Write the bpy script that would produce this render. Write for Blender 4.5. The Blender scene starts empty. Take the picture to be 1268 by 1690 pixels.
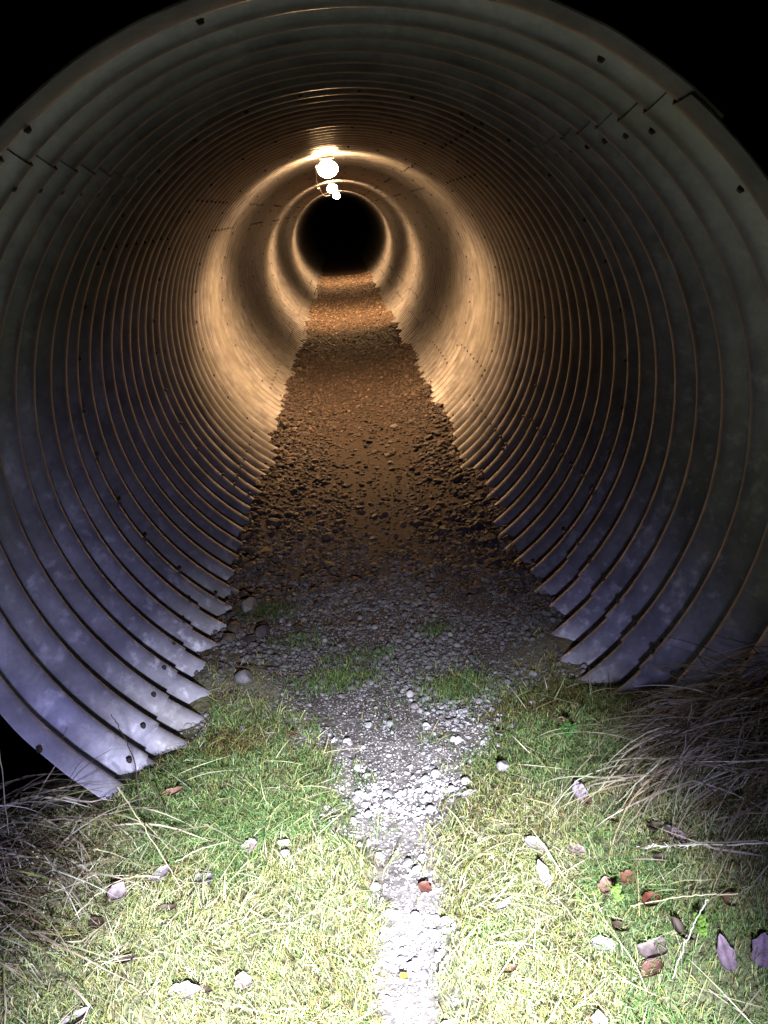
import bpy, math
import numpy as np
from mathutils import Matrix, Vector

# ------------------------------------------------------------------ camera, world, torch, exposure
scene = bpy.context.scene
COL = scene.collection
cam_data = bpy.data.cameras.new('camera')
cam_data.sensor_fit = 'VERTICAL'
cam_data.sensor_height = 36.0
cam_data.lens = 1370.0 / 1690.0 * 36.0
cam_data.clip_start = 0.02
cam_data.clip_end = 500
camera = bpy.data.objects.new('camera', cam_data)
COL.objects.link(camera)
camera.matrix_world = Matrix(((0.9945, 0.10338, -0.01709, 0.0003),
                              (-0.05162, 0.34144, -0.93848, -1.7729),
                              (-0.09119, 0.9342, 0.3449, 1.5293),
                              (0, 0, 0, 1)))
scene.camera = camera

world = bpy.data.worlds.new('World')
scene.world = world
world.use_nodes = True
wn = world.node_tree.nodes
sky = wn.new('ShaderNodeTexSky')
sky.sky_type = 'NISHITA'
sky.sun_disc = False
sky.sun_elevation = math.radians(-6)
sky.sun_rotation = math.radians(200)
wn['Background'].inputs['Strength'].default_value = 0.02
world.node_tree.links.new(sky.outputs[0], wn['Background'].inputs['Color'])

scene.view_settings.view_transform = 'Standard'
scene.view_settings.look = 'None'
scene.view_settings.exposure = 0
scene.view_settings.gamma = 1
scene.cycles.use_denoising = True
scene.cycles.max_bounces = 4
scene.cycles.diffuse_bounces = 2
scene.cycles.glossy_bounces = 3
scene.cycles.sample_clamp_indirect = 4.0
scene.cycles.caustics_reflective = False
scene.cycles.caustics_refractive = False


def spot(name, loc, target, power, half_deg, blend, color, radius):
    d = bpy.data.lights.new(name, 'SPOT')
    d.energy = power
    d.spot_size = math.radians(2 * half_deg)
    d.spot_blend = blend
    d.color = color
    d.shadow_soft_size = radius
    o = bpy.data.objects.new(name, d)
    COL.objects.link(o)
    o.location = loc
    o.rotation_euler = (Vector(target) - Vector(loc)).to_track_quat('-Z', 'Y').to_euler()
    return o


# the torch in the photographer's other hand: a bright core and its wide spill
TORCH = (0.05, -1.96, 0.97)
spot('torch_beam', TORCH, (-0.06, -0.76, 0.0), 1950, 28, 1.0, (0.95, 0.95, 1.0), 0.045)
spot('torch_spill', TORCH, (-0.24, -0.62, 0.05), 270, 41, 1.0, (0.54, 0.54, 1.0), 0.06)

# ------------------------------------------------------------------ helpers
rng = np.random.default_rng(7)


def tag(o, label=None, cat=None, group=None, kind=None):
    if label: o['label'] = label
    if cat: o['category'] = cat
    if group: o['group'] = group
    if kind: o['kind'] = kind
    return o


def empty(name, loc=(0, 0, 0), rz=0.0):
    o = bpy.data.objects.new(name, None)
    o.empty_display_size = 0.05
    COL.objects.link(o)
    o.location = loc
    o.rotation_euler = (0, 0, rz)
    return o


def mesh(name, verts, faces, mat, parent=None, cols=None, smooth=True):
    """verts (n,3); faces (m,k) or list of such arrays; cols (n,3) real surface colour per vertex"""
    me = bpy.data.meshes.new(name)
    V = np.asarray(verts, np.float32)
    fl = faces if isinstance(faces, list) else [faces]
    fl = [np.asarray(f, np.int32) for f in fl if len(f)]
    me.vertices.add(len(V))
    me.vertices.foreach_set('co', V.ravel())
    loops = np.concatenate([f.ravel() for f in fl])
    tot = np.concatenate([np.full(len(f), f.shape[1], np.int32) for f in fl])
    start = np.concatenate([[0], np.cumsum(tot)[:-1]]).astype(np.int32)
    me.loops.add(len(loops))
    me.loops.foreach_set('vertex_index', loops)
    me.polygons.add(len(tot))
    me.polygons.foreach_set('loop_start', start)
    me.polygons.foreach_set('use_smooth', np.full(len(tot), bool(smooth)))
    me.update(calc_edges=True)
    if cols is not None:
        a = me.attributes.new('Col', 'FLOAT_COLOR', 'POINT')
        c = np.ones((len(V), 4), np.float32)
        c[:, :3] = cols
        a.data.foreach_set('color', c.ravel())
    me.validate()
    me.materials.append(mat)
    o = bpy.data.objects.new(name, me)
    COL.objects.link(o)
    if parent is not None:
        o.parent = parent
    return o


def sstep(a, b, x):
    t = np.clip((np.asarray(x, float) - a) / (b - a), 0, 1)
    return t * t * (3 - 2 * t)


_perm = np.random.default_rng(3).random((64, 64))


def vnoise(x, y, s=1.0, o=0.0):
    """smooth value noise 0..1"""
    x = np.asarray(x, float) * s + 17.3 + o
    y = np.asarray(y, float) * s + 5.1 + o * 1.7
    xi = np.floor(x).astype(int); yi = np.floor(y).astype(int)
    fx = x - xi; fy = y - yi
    fx = fx * fx * (3 - 2 * fx); fy = fy * fy * (3 - 2 * fy)
    p = lambda a, b: _perm[a % 64, b % 64]
    return (p(xi, yi) * (1 - fx) + p(xi + 1, yi) * fx) * (1 - fy) + (p(xi, yi + 1) * (1 - fx) + p(xi + 1, yi + 1) * fx) * fy


def fbm(x, y, s=1.0, o=0.0, n=3):
    r = 0; a = 0.5; t = 0
    for k in range(n):
        r = r + a * vnoise(x, y, s * 2 ** k, o + 9.7 * k); t += a; a *= 0.55
    return r / t


# ------------------------------------------------------------------ materials
def new_mat(name):
    m = bpy.data.materials.new(name)
    m.use_nodes = True
    nt = m.node_tree
    b = nt.nodes['Principled BSDF']
    return m, nt, b


def nd(nt, t, **kw):
    n = nt.nodes.new(t)
    for k, v in kw.items():
        if hasattr(n, k) and k not in n.inputs:
            setattr(n, k, v)
        else:
            n.inputs[k].default_value = v
    return n


def ramp(nt, src, stops):
    r = nt.nodes.new('ShaderNodeValToRGB')
    e = r.color_ramp.elements
    while len(e) < len(stops): e.new(0.5)
    for i, (p, c) in enumerate(stops):
        e[i].position = p
        e[i].color = (c, c, c, 1) if isinstance(c, (int, float)) else (*c, 1)
    nt.links.new(src, r.inputs[0])
    return r.outputs[0]


def mixc(nt, f, a, b, mode='MIX'):
    n = nt.nodes.new('ShaderNodeMix')
    n.data_type = 'RGBA'; n.blend_type = mode
    for sock, v in ((n.inputs[0], f), (n.inputs[6], a), (n.inputs[7], b)):
        if isinstance(v, (int, float)): sock.default_value = v
        elif isinstance(v, tuple): sock.default_value = (*v, 1)
        else: nt.links.new(v, sock)
    return n.outputs[2]


def world_noise(nt, scale, detail=4, rough=0.55, stretch=None):
    g = nt.nodes.new('ShaderNodeNewGeometry')
    out = g.outputs['Position']
    if stretch:
        mp = nt.nodes.new('ShaderNodeMapping'); mp.inputs['Scale'].default_value = stretch
        nt.links.new(out, mp.inputs[0]); out = mp.outputs[0]
    n = nd(nt, 'ShaderNodeTexNoise', Scale=scale, Detail=detail, Roughness=rough)
    nt.links.new(out, n.inputs['Vector'])
    return n.outputs[0]


def bump(nt, b, h, strength, dist):
    n = nt.nodes.new('ShaderNodeBump')
    n.inputs['Strength'].default_value = strength
    n.inputs['Distance'].default_value = dist
    nt.links.new(h, n.inputs['Height'])
    nt.links.new(n.outputs[0], b.inputs['Normal'])


def zinc_material():
    m, nt, b = new_mat('galvanised_steel')
    blot = world_noise(nt, 7, 5, 0.6)
    big = world_noise(nt, 1.6, 3, 0.6)
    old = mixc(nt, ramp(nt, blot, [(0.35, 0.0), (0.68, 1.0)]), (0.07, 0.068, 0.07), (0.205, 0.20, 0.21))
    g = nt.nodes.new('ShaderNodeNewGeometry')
    # torchlight on the lower lip painted as paler, bluer zinc; duller further in
    lit_zinc = mixc(nt, ramp(nt, blot, [(0.35, 0.0), (0.68, 1.0)]), (0.31, 0.31, 0.44), (0.50, 0.49, 0.66))
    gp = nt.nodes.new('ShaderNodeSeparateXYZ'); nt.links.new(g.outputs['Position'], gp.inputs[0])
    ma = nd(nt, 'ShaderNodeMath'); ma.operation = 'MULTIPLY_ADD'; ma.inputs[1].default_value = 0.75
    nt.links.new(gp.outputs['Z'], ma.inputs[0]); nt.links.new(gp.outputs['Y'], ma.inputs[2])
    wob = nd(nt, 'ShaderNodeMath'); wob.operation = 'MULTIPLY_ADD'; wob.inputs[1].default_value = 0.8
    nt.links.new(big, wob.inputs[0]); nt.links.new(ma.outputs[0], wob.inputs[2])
    base = mixc(nt, ramp(nt, wob.outputs[0], [(0.55, 1.0), (1.0, 0.35), ]), old, lit_zinc)
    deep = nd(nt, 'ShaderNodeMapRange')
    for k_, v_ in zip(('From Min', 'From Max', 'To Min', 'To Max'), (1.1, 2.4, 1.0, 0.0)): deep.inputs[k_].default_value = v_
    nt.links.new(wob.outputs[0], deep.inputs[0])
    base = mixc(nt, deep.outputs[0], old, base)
    vo = nd(nt, 'ShaderNodeTexVoronoi', Scale=34.0)
    nt.links.new(g.outputs['Position'], vo.inputs['Vector'])
    sp = nt.nodes.new('ShaderNodeSeparateColor'); nt.links.new(vo.outputs['Color'], sp.inputs[0])
    base = mixc(nt, 0.13, base, ramp(nt, sp.outputs[0], [(0.0, (0.13, 0.13, 0.145)), (1.0, (0.42, 0.42, 0.45))]))
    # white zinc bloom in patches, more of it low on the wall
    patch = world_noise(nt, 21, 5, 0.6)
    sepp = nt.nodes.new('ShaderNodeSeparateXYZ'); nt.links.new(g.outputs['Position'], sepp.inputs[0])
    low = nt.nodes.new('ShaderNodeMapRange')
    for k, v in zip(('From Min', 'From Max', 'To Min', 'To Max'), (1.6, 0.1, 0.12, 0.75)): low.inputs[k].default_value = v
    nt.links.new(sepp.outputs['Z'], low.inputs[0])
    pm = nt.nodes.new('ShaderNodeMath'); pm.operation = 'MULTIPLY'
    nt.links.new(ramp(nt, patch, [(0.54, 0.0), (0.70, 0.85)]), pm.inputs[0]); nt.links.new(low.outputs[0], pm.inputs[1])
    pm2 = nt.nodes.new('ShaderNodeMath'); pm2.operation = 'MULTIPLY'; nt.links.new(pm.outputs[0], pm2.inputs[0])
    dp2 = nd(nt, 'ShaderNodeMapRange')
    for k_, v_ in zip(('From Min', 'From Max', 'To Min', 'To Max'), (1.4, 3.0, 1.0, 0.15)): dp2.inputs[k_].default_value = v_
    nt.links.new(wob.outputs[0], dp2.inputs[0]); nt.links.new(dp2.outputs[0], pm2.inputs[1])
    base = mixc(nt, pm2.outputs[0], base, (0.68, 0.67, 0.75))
    # brown green film of silt, in drifts
    film = ramp(nt, big, [(0.42, 0.0), (0.7, 0.65)])
    base = mixc(nt, film, base, (0.14, 0.135, 0.11))
    fine = world_noise(nt, 60, 3, 0.6)
    base = mixc(nt, ramp(nt, fine, [(0.3, 0.3), (0.7, 0.0)]), base, (0.10, 0.10, 0.10))
    nt.links.new(base, b.inputs['Base Color'])
    met = nd(nt, 'ShaderNodeMapRange')
    for k_, v_ in zip(('From Min', 'From Max', 'To Min', 'To Max'), (0.9, 1.9, 0.08, 0.28)): met.inputs[k_].default_value = v_
    nt.links.new(wob.outputs[0], met.inputs[0]); nt.links.new(met.outputs[0], b.inputs['Metallic'])
    nt.links.new(ramp(nt, blot, [(0.3, 0.30), (0.7, 0.44)]), b.inputs['Roughness'])
    bump(nt, b, fine, 0.25, 0.002)
    return m


def col_material(name, rough=0.8, noise_scale=60, noise_amt=0.35, spec=0.3, translucent=0.0, bump_d=0.0):
    m, nt, b = new_mat(name)
    a = nt.nodes.new('ShaderNodeAttribute'); a.attribute_name = 'Col'
    n = world_noise(nt, noise_scale, 4, 0.6)
    lo = 1 - noise_amt; hi = 1 + noise_amt * 0.6
    c = mixc(nt, 1.0, a.outputs['Color'], ramp(nt, n, [(0.3, lo), (0.7, hi)]), 'MULTIPLY')
    nt.links.new(c, b.inputs['Base Color'])
    b.inputs['Roughness'].default_value = rough
    b.inputs['Specular IOR Level'].default_value = spec
    if bump_d: bump(nt, b, n, 0.7, bump_d)
    if translucent:
        t = nt.nodes.new('ShaderNodeBsdfTranslucent'); nt.links.new(c, t.inputs[0])
        mx = nt.nodes.new('ShaderNodeMixShader'); mx.inputs[0].default_value = translucent
        nt.links.new(b.outputs[0], mx.inputs[1]); nt.links.new(t.outputs[0], mx.inputs[2])
        nt.links.new(mx.outputs[0], nt.nodes['Material Output'].inputs[0])
    return m


def plain(name, color, rough=0.6, metal=0.0, nscale=40, namt=0.5, bump_d=0.0):
    m, nt, b = new_mat(name)
    n = world_noise(nt, nscale, 4, 0.6)
    dark = tuple(c * (1 - namt) for c in color)
    nt.links.new(mixc(nt, ramp(nt, n, [(0.3, 0.0), (0.7, 1.0)]), dark, color), b.inputs['Base Color'])
    b.inputs['Roughness'].default_value = rough
    b.inputs['Metallic'].default_value = metal
    if bump_d: bump(nt, b, n, 0.6, bump_d)
    return m


def glow(name, color, strength):
    m = bpy.data.materials.new(name); m.use_nodes = True
    nt = m.node_tree; nt.nodes.remove(nt.nodes['Principled BSDF'])
    e = nt.nodes.new('ShaderNodeEmission')
    e.inputs[0].default_value = (*color, 1); e.inputs[1].default_value = strength
    nt.links.new(e.outputs[0], nt.nodes['Material Output'].inputs[0])
    return m


M_ZINC = zinc_material()
M_BOLT = plain('rusted_bolt_steel', (0.05, 0.042, 0.035), 0.6, 0.4, 80, 0.5)
M_GROUND = col_material('soil', 0.92, 45, 0.5, 0.2, 0, 0.012)
M_STONE = col_material('crushed_stone', 0.75, 90, 0.35, 0.35, 0, 0.002)
M_GRASS = col_material('grass_blades', 0.75, 30, 0.25, 0.15, 0.25)
M_DRY = col_material('dry_grass', 0.7, 30, 0.35, 0.25, 0.12)
M_LEAF = col_material('fallen_leaf', 0.6, 70, 0.35, 0.3, 0.06, 0.0015)
M_TWIG = plain('twig_bark', (0.07, 0.05, 0.035), 0.8, 0, 80, 0.5)
M_BULB = glow('lit_globe', (1.0, 0.59, 0.28), 540)
M_FIT = plain('lamp_fitting', (0.06, 0.06, 0.06), 0.5, 0.2, 50, 0.3)
M_CABLE = plain('cable_sheath', (0.30, 0.26, 0.2), 0.45, 0, 50, 0.2)
M_EARTH = col_material('embankment_soil', 0.95, 12, 0.6, 0.1, 0, 0.05)

# ------------------------------------------------------------------ ground
AXZ, R0, AMP, PITCH = 0.8665, 1.077, 0.027, 0.168


def path_half(y):
    return np.interp(y, [-1.6, -0.9, -0.5, -0.1, 0.25, 0.45, 0.7, 1.0, 1.4], [0.035, 0.04, 0.055, 0.10, 0.18, 0.25, 0.37, 0.52, 0.9])


def path_c(y):
    return np.interp(y, [-1.6, -0.5, -0.1, 0.45, 1.0], [-0.05, -0.025, 0.012, 0.035, 0.03])


def gh(x, y):
    """ground height"""
    x = np.asarray(x, float); y = np.asarray(y, float)
    z = 0.02 * (fbm(x, y, 3.0) - 0.5) + 0.012 * (fbm(x, y, 14.0, 4) - 0.5)
    # worn trough of the track outside
    d = np.abs(x - path_c(y))
    z = z + 0.03 * sstep(0.6, 1.6, d / path_half(np.minimum(y, 0.6)) * 0.8) * sstep(0.8, 0.2, y)
    lb = sstep(-0.30, -0.85, x) * 0.13 + sstep(-0.8, -1.4, x) * 0.08
    z = z + lb * sstep(0.50, -0.05, y)
    rb = sstep(0.36, 0.80, x) * 0.15 + sstep(0.65, 1.25, x) * 0.24
    z = z + rb * sstep(0.62, 0.02, y) * sstep(-1.6, -0.35, y)
    # hollow to the left of the pipe, rising bank to the right
    z = z - sstep(-0.98, -1.12, x) * sstep(0.0, 0.25, y) * sstep(1.6, 1.2, y) * 0.55
    z = z + sstep(1.05, 1.3, x) * sstep(0.0, 0.3, y) * 0.35
    z = z - 0.035 * sstep(0.9, 2.2, y)
    # stones and silt banked unevenly against the walls
    z = z + sstep(0.30, 0.62, np.abs(x)) * sstep(0.5, 1.1, y) * (0.012 + 0.045 * sstep(0.35, 0.75, fbm(x * 1.5, y, 2.6, 130)) + 0.02 * fbm(x, y, 11, 140))
    return z


def rag(x, y):
    """ragged edge of the gravel, wider swings where the track is narrow"""
    return (1.0 + 1.6 * sstep(0.3, -0.3, y)) * (fbm(x, y, 6, 33) - 0.5) + 1.1 * (fbm(x, y, 22, 91, 2) - 0.5)


def track(x, y):
    """1 on the worn sandy strip inside the pipe"""
    w = np.interp(y, [1.7, 2.2, 3, 4, 6, 30], [0.12, 0.17, 0.22, 0.28, 0.33, 0.33])
    return sstep(1.35, 0.55, np.abs(x - 0.06) / w + 0.9 * (fbm(x, y, 5, 2) - 0.5)) * sstep(1.6, 2.1, y) * (1 - 0.65 * sstep(3.6, 5.0, y))


def lines(*segs):
    out = []
    for a, b, n in segs:
        out.append(np.linspace(a, b, n, endpoint=False))
    return np.concatenate(out + [[segs[-1][1]]])


gx = lines((-40, -4, 10), (-4, -1.8, 22), (-1.8, 1.8, 180), (1.8, 4, 22), (4, 40, 10))
gy = lines((-40, -4, 10), (-4, -1.6, 24), (-1.6, 2.0, 180), (2.0, 12, 200), (12, 32, 130), (32, 90, 12))
GX, GY = np.meshgrid(gx, gy)
GZ = gh(GX, GY)
n_i, n_j = GX.shape
idx = np.arange(n_i * n_j).reshape(n_i, n_j)
gf = np.stack([idx[:-1, :-1], idx[:-1, 1:], idx[1:, 1:], idx[1:, :-1]], -1).reshape(-1, 4)
tr = track(GX, GY)[..., None]
nz = fbm(GX, GY, 2.2, 6)[..., None]
inside = sstep(0.5, 1.2, GY)[..., None]
onpath = sstep(1.3, 0.8, np.abs(GX - path_c(GY)) / path_half(GY))[..., None]
gcol = np.array([0.13, 0.132, 0.075]) * (0.7 + 0.6 * nz)                      # turf soil
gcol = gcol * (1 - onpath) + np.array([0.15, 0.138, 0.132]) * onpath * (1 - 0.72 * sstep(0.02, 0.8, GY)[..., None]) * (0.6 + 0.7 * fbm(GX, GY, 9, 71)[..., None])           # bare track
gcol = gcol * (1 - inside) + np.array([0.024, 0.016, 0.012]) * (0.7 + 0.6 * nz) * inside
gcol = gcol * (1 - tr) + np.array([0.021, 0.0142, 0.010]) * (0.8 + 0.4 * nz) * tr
lamp_gap = (sstep(6.3, 7.0, GY + 0.5 * (nz[..., 0] - .5)) * sstep(10.2, 9.2, GY))[..., None]  # shade between the first two lamps, put into the floor colour
gcol = gcol * (1 - 0.45 * lamp_gap) * (1 + 2.2 * sstep(9.3, 10.6, GY)[..., None])      # paler further in
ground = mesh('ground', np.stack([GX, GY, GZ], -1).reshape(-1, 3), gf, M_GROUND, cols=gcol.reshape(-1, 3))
tag(ground, 'bare soil and worn track running from the grass into the tunnel', 'ground', kind='structure')

# embankment the pipe runs through: a sheet with a sleeve round the pipe
ex = lines((-40, -3, 12), (-3, 3, 60), (3, 40, 12))
ey = lines((1.5, 5, 36), (5, 28, 12), (28, 33, 12))
EX, EY = np.meshgrid(ex, ey)
side = sstep(1.0, 2.2, np.abs(EX))
EZ = -0.6 + 4.9 * sstep(1.45, 5.2, EY) * sstep(33, 28.5, EY) + 0.25 * (fbm(EX, EY, 0.9, 3) - 0.5) + 0.12 * (fbm(EX, EY, 3, 8) - 0.5)
EZ += sstep(1.3, 2.6, EX) * 0.6 * sstep(4, 2, EY)
rad = np.hypot(EX, EZ - AXZ)
ins = rad < 1.125
k = 1.13 / np.maximum(rad, 1e-3)
PX = np.where(ins, EX * k, EX); PZ = np.where(ins, AXZ + (EZ - AXZ) * k, EZ)
eidx = np.arange(EX.size).reshape(EX.shape)
ef = np.stack([eidx[:-1, :-1], eidx[:-1, 1:], eidx[1:, 1:], eidx[1:, :-1]], -1).reshape(-1, 4)
ef = ef[~ins.ravel()[ef].all(1)]
ecol = np.array([0.035, 0.036, 0.022]) * (0.6 + 0.8 * fbm(EX, EY, 2, 5)[..., None])
emb = mesh('embankment', np.stack([PX, EY, PZ], -1).reshape(-1, 3), ef, M_EARTH, cols=ecol.reshape(-1, 3))
tag(emb, 'dark earth embankment over the steel tunnel', 'embankment', kind='structure')

# ------------------------------------------------------------------ the corrugated tunnel
culvert = empty('culvert_tunnel', (0, 0, 0))
tag(culvert, 'round corrugated galvanised steel tunnel with bolted plate seams and gravel floor', 'tunnel')
RIBS, NRING = 8, 22
RL = RIBS * PITCH
CREST = 0.045


def wall_r(y):
    """radius of the inner face; crests (small radius) at CREST + k*PITCH"""
    c = np.cos(2 * np.pi * (y - CREST) / PITCH)
    r = R0 - AMP * c
    lip = R0 - AMP + 0.9 * np.maximum(CREST - y, 0) ** 1.5      # the plain rolled lip at the mouth
    return np.where(y < CREST, lip, r)


def ring_y(n):
    """start of ring n; ring 0 starts at the mouth"""
    return -0.016 if n == 0 else 8 * PITCH + (n - 1) * RL


SEAMS = {0: (-42.3, 42.8, 129.5, 225.6), 1: (-54.2, 30.5, 118.4, 217.2)}
LAP = 2.6


def plate(n, k, parent):
    """plate k (0 top, 1 right, 2 bottom, 3 left) of ring n, in coordinates relative to the ring start"""
    s = SEAMS[n % 2]
    a0, a1 = (s[k], s[k + 1]) if k < 3 else (s[3], s[0] + 360)
    off = (-0.0095 if n < 1 else -0.002) if k in (1, 3) else 0.0
    if k in (1, 3): a0 -= LAP; a1 += LAP + 1.0
    else: a0 -= 1.5; a1 += 1.5
    off += 0.0018 if n % 2 else 0.0
    y0 = ring_y(n); y1 = ring_y(n + 1) + 0.02
    per = 14 if n < 5 else 8
    ny = int(round((y1 - y0) / PITCH * per)) + 1
    na = int((a1 - a0) / (1.5 if n < 3 else 2.5)) + 1
    A, Y = np.meshgrid(np.radians(np.linspace(a0, a1, na)), np.linspace(y0, y1, ny))
    # gentle dents and out-of-roundness
    dent = 0.006 * (fbm(A * 1.6, Y * 0.8, 1.0, n % 2) - 0.5)
    r = wall_r(Y) + off + dent
    if n == 0:
        r = r + 0.012 * (fbm(A * 3, Y * 0, 1.5, 31) - 0.5) * sstep(0.25, 0.0, Y)
    T = 0.0042
    X1 = np.sin(A) * r; Z1 = AXZ + np.cos(A) * r
    X2 = np.sin(A) * (r + T); Z2 = AXZ + np.cos(A) * (r + T)
    YY = Y.copy()
    if n == 0:   # the mouth is cut very slightly out of square
        YY = Y + (-0.046 * X1 - 0.036 * (Z1 - AXZ)) * sstep(1.2, 0.0, Y)
    inner = np.stack([X1, YY, Z1], -1).reshape(-1, 3); outer = np.stack([X2, YY, Z2], -1).reshape(-1, 3)
    i = np.arange(ny * na).reshape(ny, na); N = ny * na
    fi = np.stack([i[:-1, :-1], i[1:, :-1], i[1:, 1:], i[:-1, 1:]], -1).reshape(-1, 4)
    fo = fi[:, ::-1] + N
    rim = np.concatenate([i[0, :], i[1:, -1], i[-1, -2::-1], i[-2:0:-1, 0]])
    nx = np.roll(rim, -1)
    q = 2 * N + np.arange(len(rim)); qn = np.roll(q, -1); m = len(rim)      # cut edge on vertices of its own: crisp
    fr = np.stack([q, qn, qn + m, q + m], -1)
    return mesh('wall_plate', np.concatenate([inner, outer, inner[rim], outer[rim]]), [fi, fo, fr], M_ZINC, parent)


protos = {}
for n in range(NRING):
    for k in range(4):
        key = (n % 2, k)
        if n >= 7 and key in protos:
            src, n0 = protos[key]
            o = src.copy(); COL.objects.link(o); o.parent = culvert
            o.location = (0, (n - n0) * RL, 0)
        else:
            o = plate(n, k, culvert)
            if n in (5, 6): protos[key] = (o, n)

# bolts -------------------------------------------------------------
def bolt_geom():
    V = []; F4 = []; ntri = []
    def ring(r, h, m, ph=0):
        s = len(V)
        for t in range(m):
            a = 2 * math.pi * t / m + ph
            V.append((r * math.cos(a), r * math.sin(a), h))
        return list(range(s, s + m))
    w0 = ring(0.0185, -0.004, 12); w1 = ring(0.0185, 0.003, 12); w2 = ring(0.014, 0.004, 12)
    h0 = ring(0.0145, 0.004, 12); h1 = ring(0.0145, 0.012, 12); h2 = ring(0.0115, 0.0145, 12); c = ring(0.004, 0.015, 12)
    for a, b in ((w0, w1), (w1, w2), (w2, h0), (h0, h1), (h1, h2), (h2, c)):
        for t in range(12):
            u = (t + 1) % 12
            F4.append((a[t], a[u], b[u], b[t]))
    V = np.array(V)
    ang = np.arctan2(V[:, 1], V[:, 0])
    hexr = np.cos(np.pi / 6) / np.cos((ang % (np.pi / 3)) - np.pi / 6)   # hexagonal head
    sel = np.zeros(len(V), bool); sel[36:72] = True
    V[sel, :2] *= (0.86 + 0.14 * hexr[sel])[:, None] * 1.0
    return V, np.array(F4 + [])


BV, BF = bolt_geom()
BV = BV * 0.47


def bolt_frame(th, y, dr=0.0):
    t = math.radians(th)
    r = float(wall_r(np.array(y))) - 0.006 + dr
    c = np.array([math.sin(t) * r, y, AXZ + math.cos(t) * r])
    nrm = np.array([-math.sin(t), 0, -math.cos(t)])
    u = np.array([math.cos(t), 0, -math.sin(t)])
    v = np.cross(nrm, u)
    return c, np.stack([u, v, nrm], 1)


bolts = []
for n in range(NRING):
    s = SEAMS[n % 2]; y0 = ring_y(n)
    for si, th in enumerate(s):
        hid = abs(((th + 180) % 360) - 180) > 145
        if hid: continue
        nrib = RIBS if n else 7
        for r in range(nrib):
            yc = (CREST + (r + 1) * PITCH) if n == 0 else (y0 + (r + 0.15) * PITCH)
            kk = round((yc - CREST) / PITCH); yc = CREST + kk * PITCH
            j = rng.normal(0, 0.15)
            bolts.append((th + j, yc + 0.005))
            bolts.append((th + (1.3 if th < 90 or th > 270 else -1.3) + j, yc + PITCH * 0.5))
    if n > 0:
        for th in np.arange(-140, 141, 10.4):
            kk = round((y0 - CREST) / PITCH)
            bolts.append((th + rng.normal(0, 0.5), CREST + kk * PITCH + 0.004))
# lip holes' bolts at the mouth
for th in np.arange(-121.3, 125, 21.8):
    bolts.append((th, 0.035))
campos = np.array([0, -1.77, 1.53])
keep = []
for th, y in bolts:
    c, Fm = bolt_frame(th, y)
    if abs(c[0]) < 0.62 and c[2] < 0.06: continue
    d = np.linalg.norm(c - campos)
    vis = max(0.0, float(np.dot(Fm[:, 2], (campos - c) / d)))
    ray = (c - campos) / d
    fwd = np.array([0.017, 0.938, -0.345])
    infr = 1.0 if np.dot(ray, fwd) > 0.80 else 0.02
    keep.append(((0.3 + vis) / d * infr, c, Fm))
keep.sort(key=lambda t: -t[0])
bsrc = None
for _, c, Fm in keep[:100]:
    if bsrc is None:
        o = mesh('bolt', BV, BF, M_BOLT, culvert, smooth=False); bsrc = o
    else:
        o = bsrc.copy(); COL.objects.link(o); o.parent = culvert
    o.matrix_local = Matrix([[*Fm[0], c[0]], [*Fm[1], c[1]], [*Fm[2], c[2]], [0, 0, 0, 1]])
rest = [c + BV @ Fm.T for _, c, Fm in keep[100:]]
RV = np.concatenate(rest)
RF = np.concatenate([BF + i * len(BV) for i in range(len(rest))])
o = mesh('small_bolts', RV, RF, M_BOLT, culvert, smooth=False)
o['kind'] = 'stuff'

# ------------------------------------------------------------------ lamps along the crown
def lathe(profile, m=24):
    P = np.array(profile); a = np.linspace(0, 2 * np.pi, m, endpoint=False)
    V = np.stack([np.outer(P[:, 0], np.cos(a)), np.outer(P[:, 0], np.sin(a)), np.repeat(P[:, 1:2], m, 1)], -1).reshape(-1, 3)
    i = np.arange(len(P) * m).reshape(len(P), m); j = np.roll(i, -1, 1)
    F = np.stack([i[:-1], j[:-1], j[1:], i[1:]], -1).reshape(-1, 4)
    return V, F


def tube(pts, r, m=6, taper=1.0):
    P = np.asarray(pts, float); n = len(P)
    T = np.gradient(P, axis=0); T /= np.linalg.norm(T, axis=1)[:, None] + 1e-9
    ref = np.where(np.abs(T[:, 2:3]) > 0.9, np.array([[1.0, 0, 0]]), np.array([[0, 0, 1.0]]))
    U = np.cross(T, ref); U /= np.linalg.norm(U, axis=1)[:, None] + 1e-9
    W = np.cross(T, U)
    rr = (np.linspace(1, taper, n) * r)[:, None, None]
    a = np.linspace(0, 2 * np.pi, m, endpoint=False)
    V = P[:, None, :] + rr * (np.cos(a)[None, :, None] * U[:, None, :] + np.sin(a)[None, :, None] * W[:, None, :])
    i = np.arange(n * m).reshape(n, m); j = np.roll(i, -1, 1)
    F = np.stack([i[:-1], j[:-1], j[1:], i[1:]], -1).reshape(-1, 4)
    return V.reshape(-1, 3), F


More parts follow.
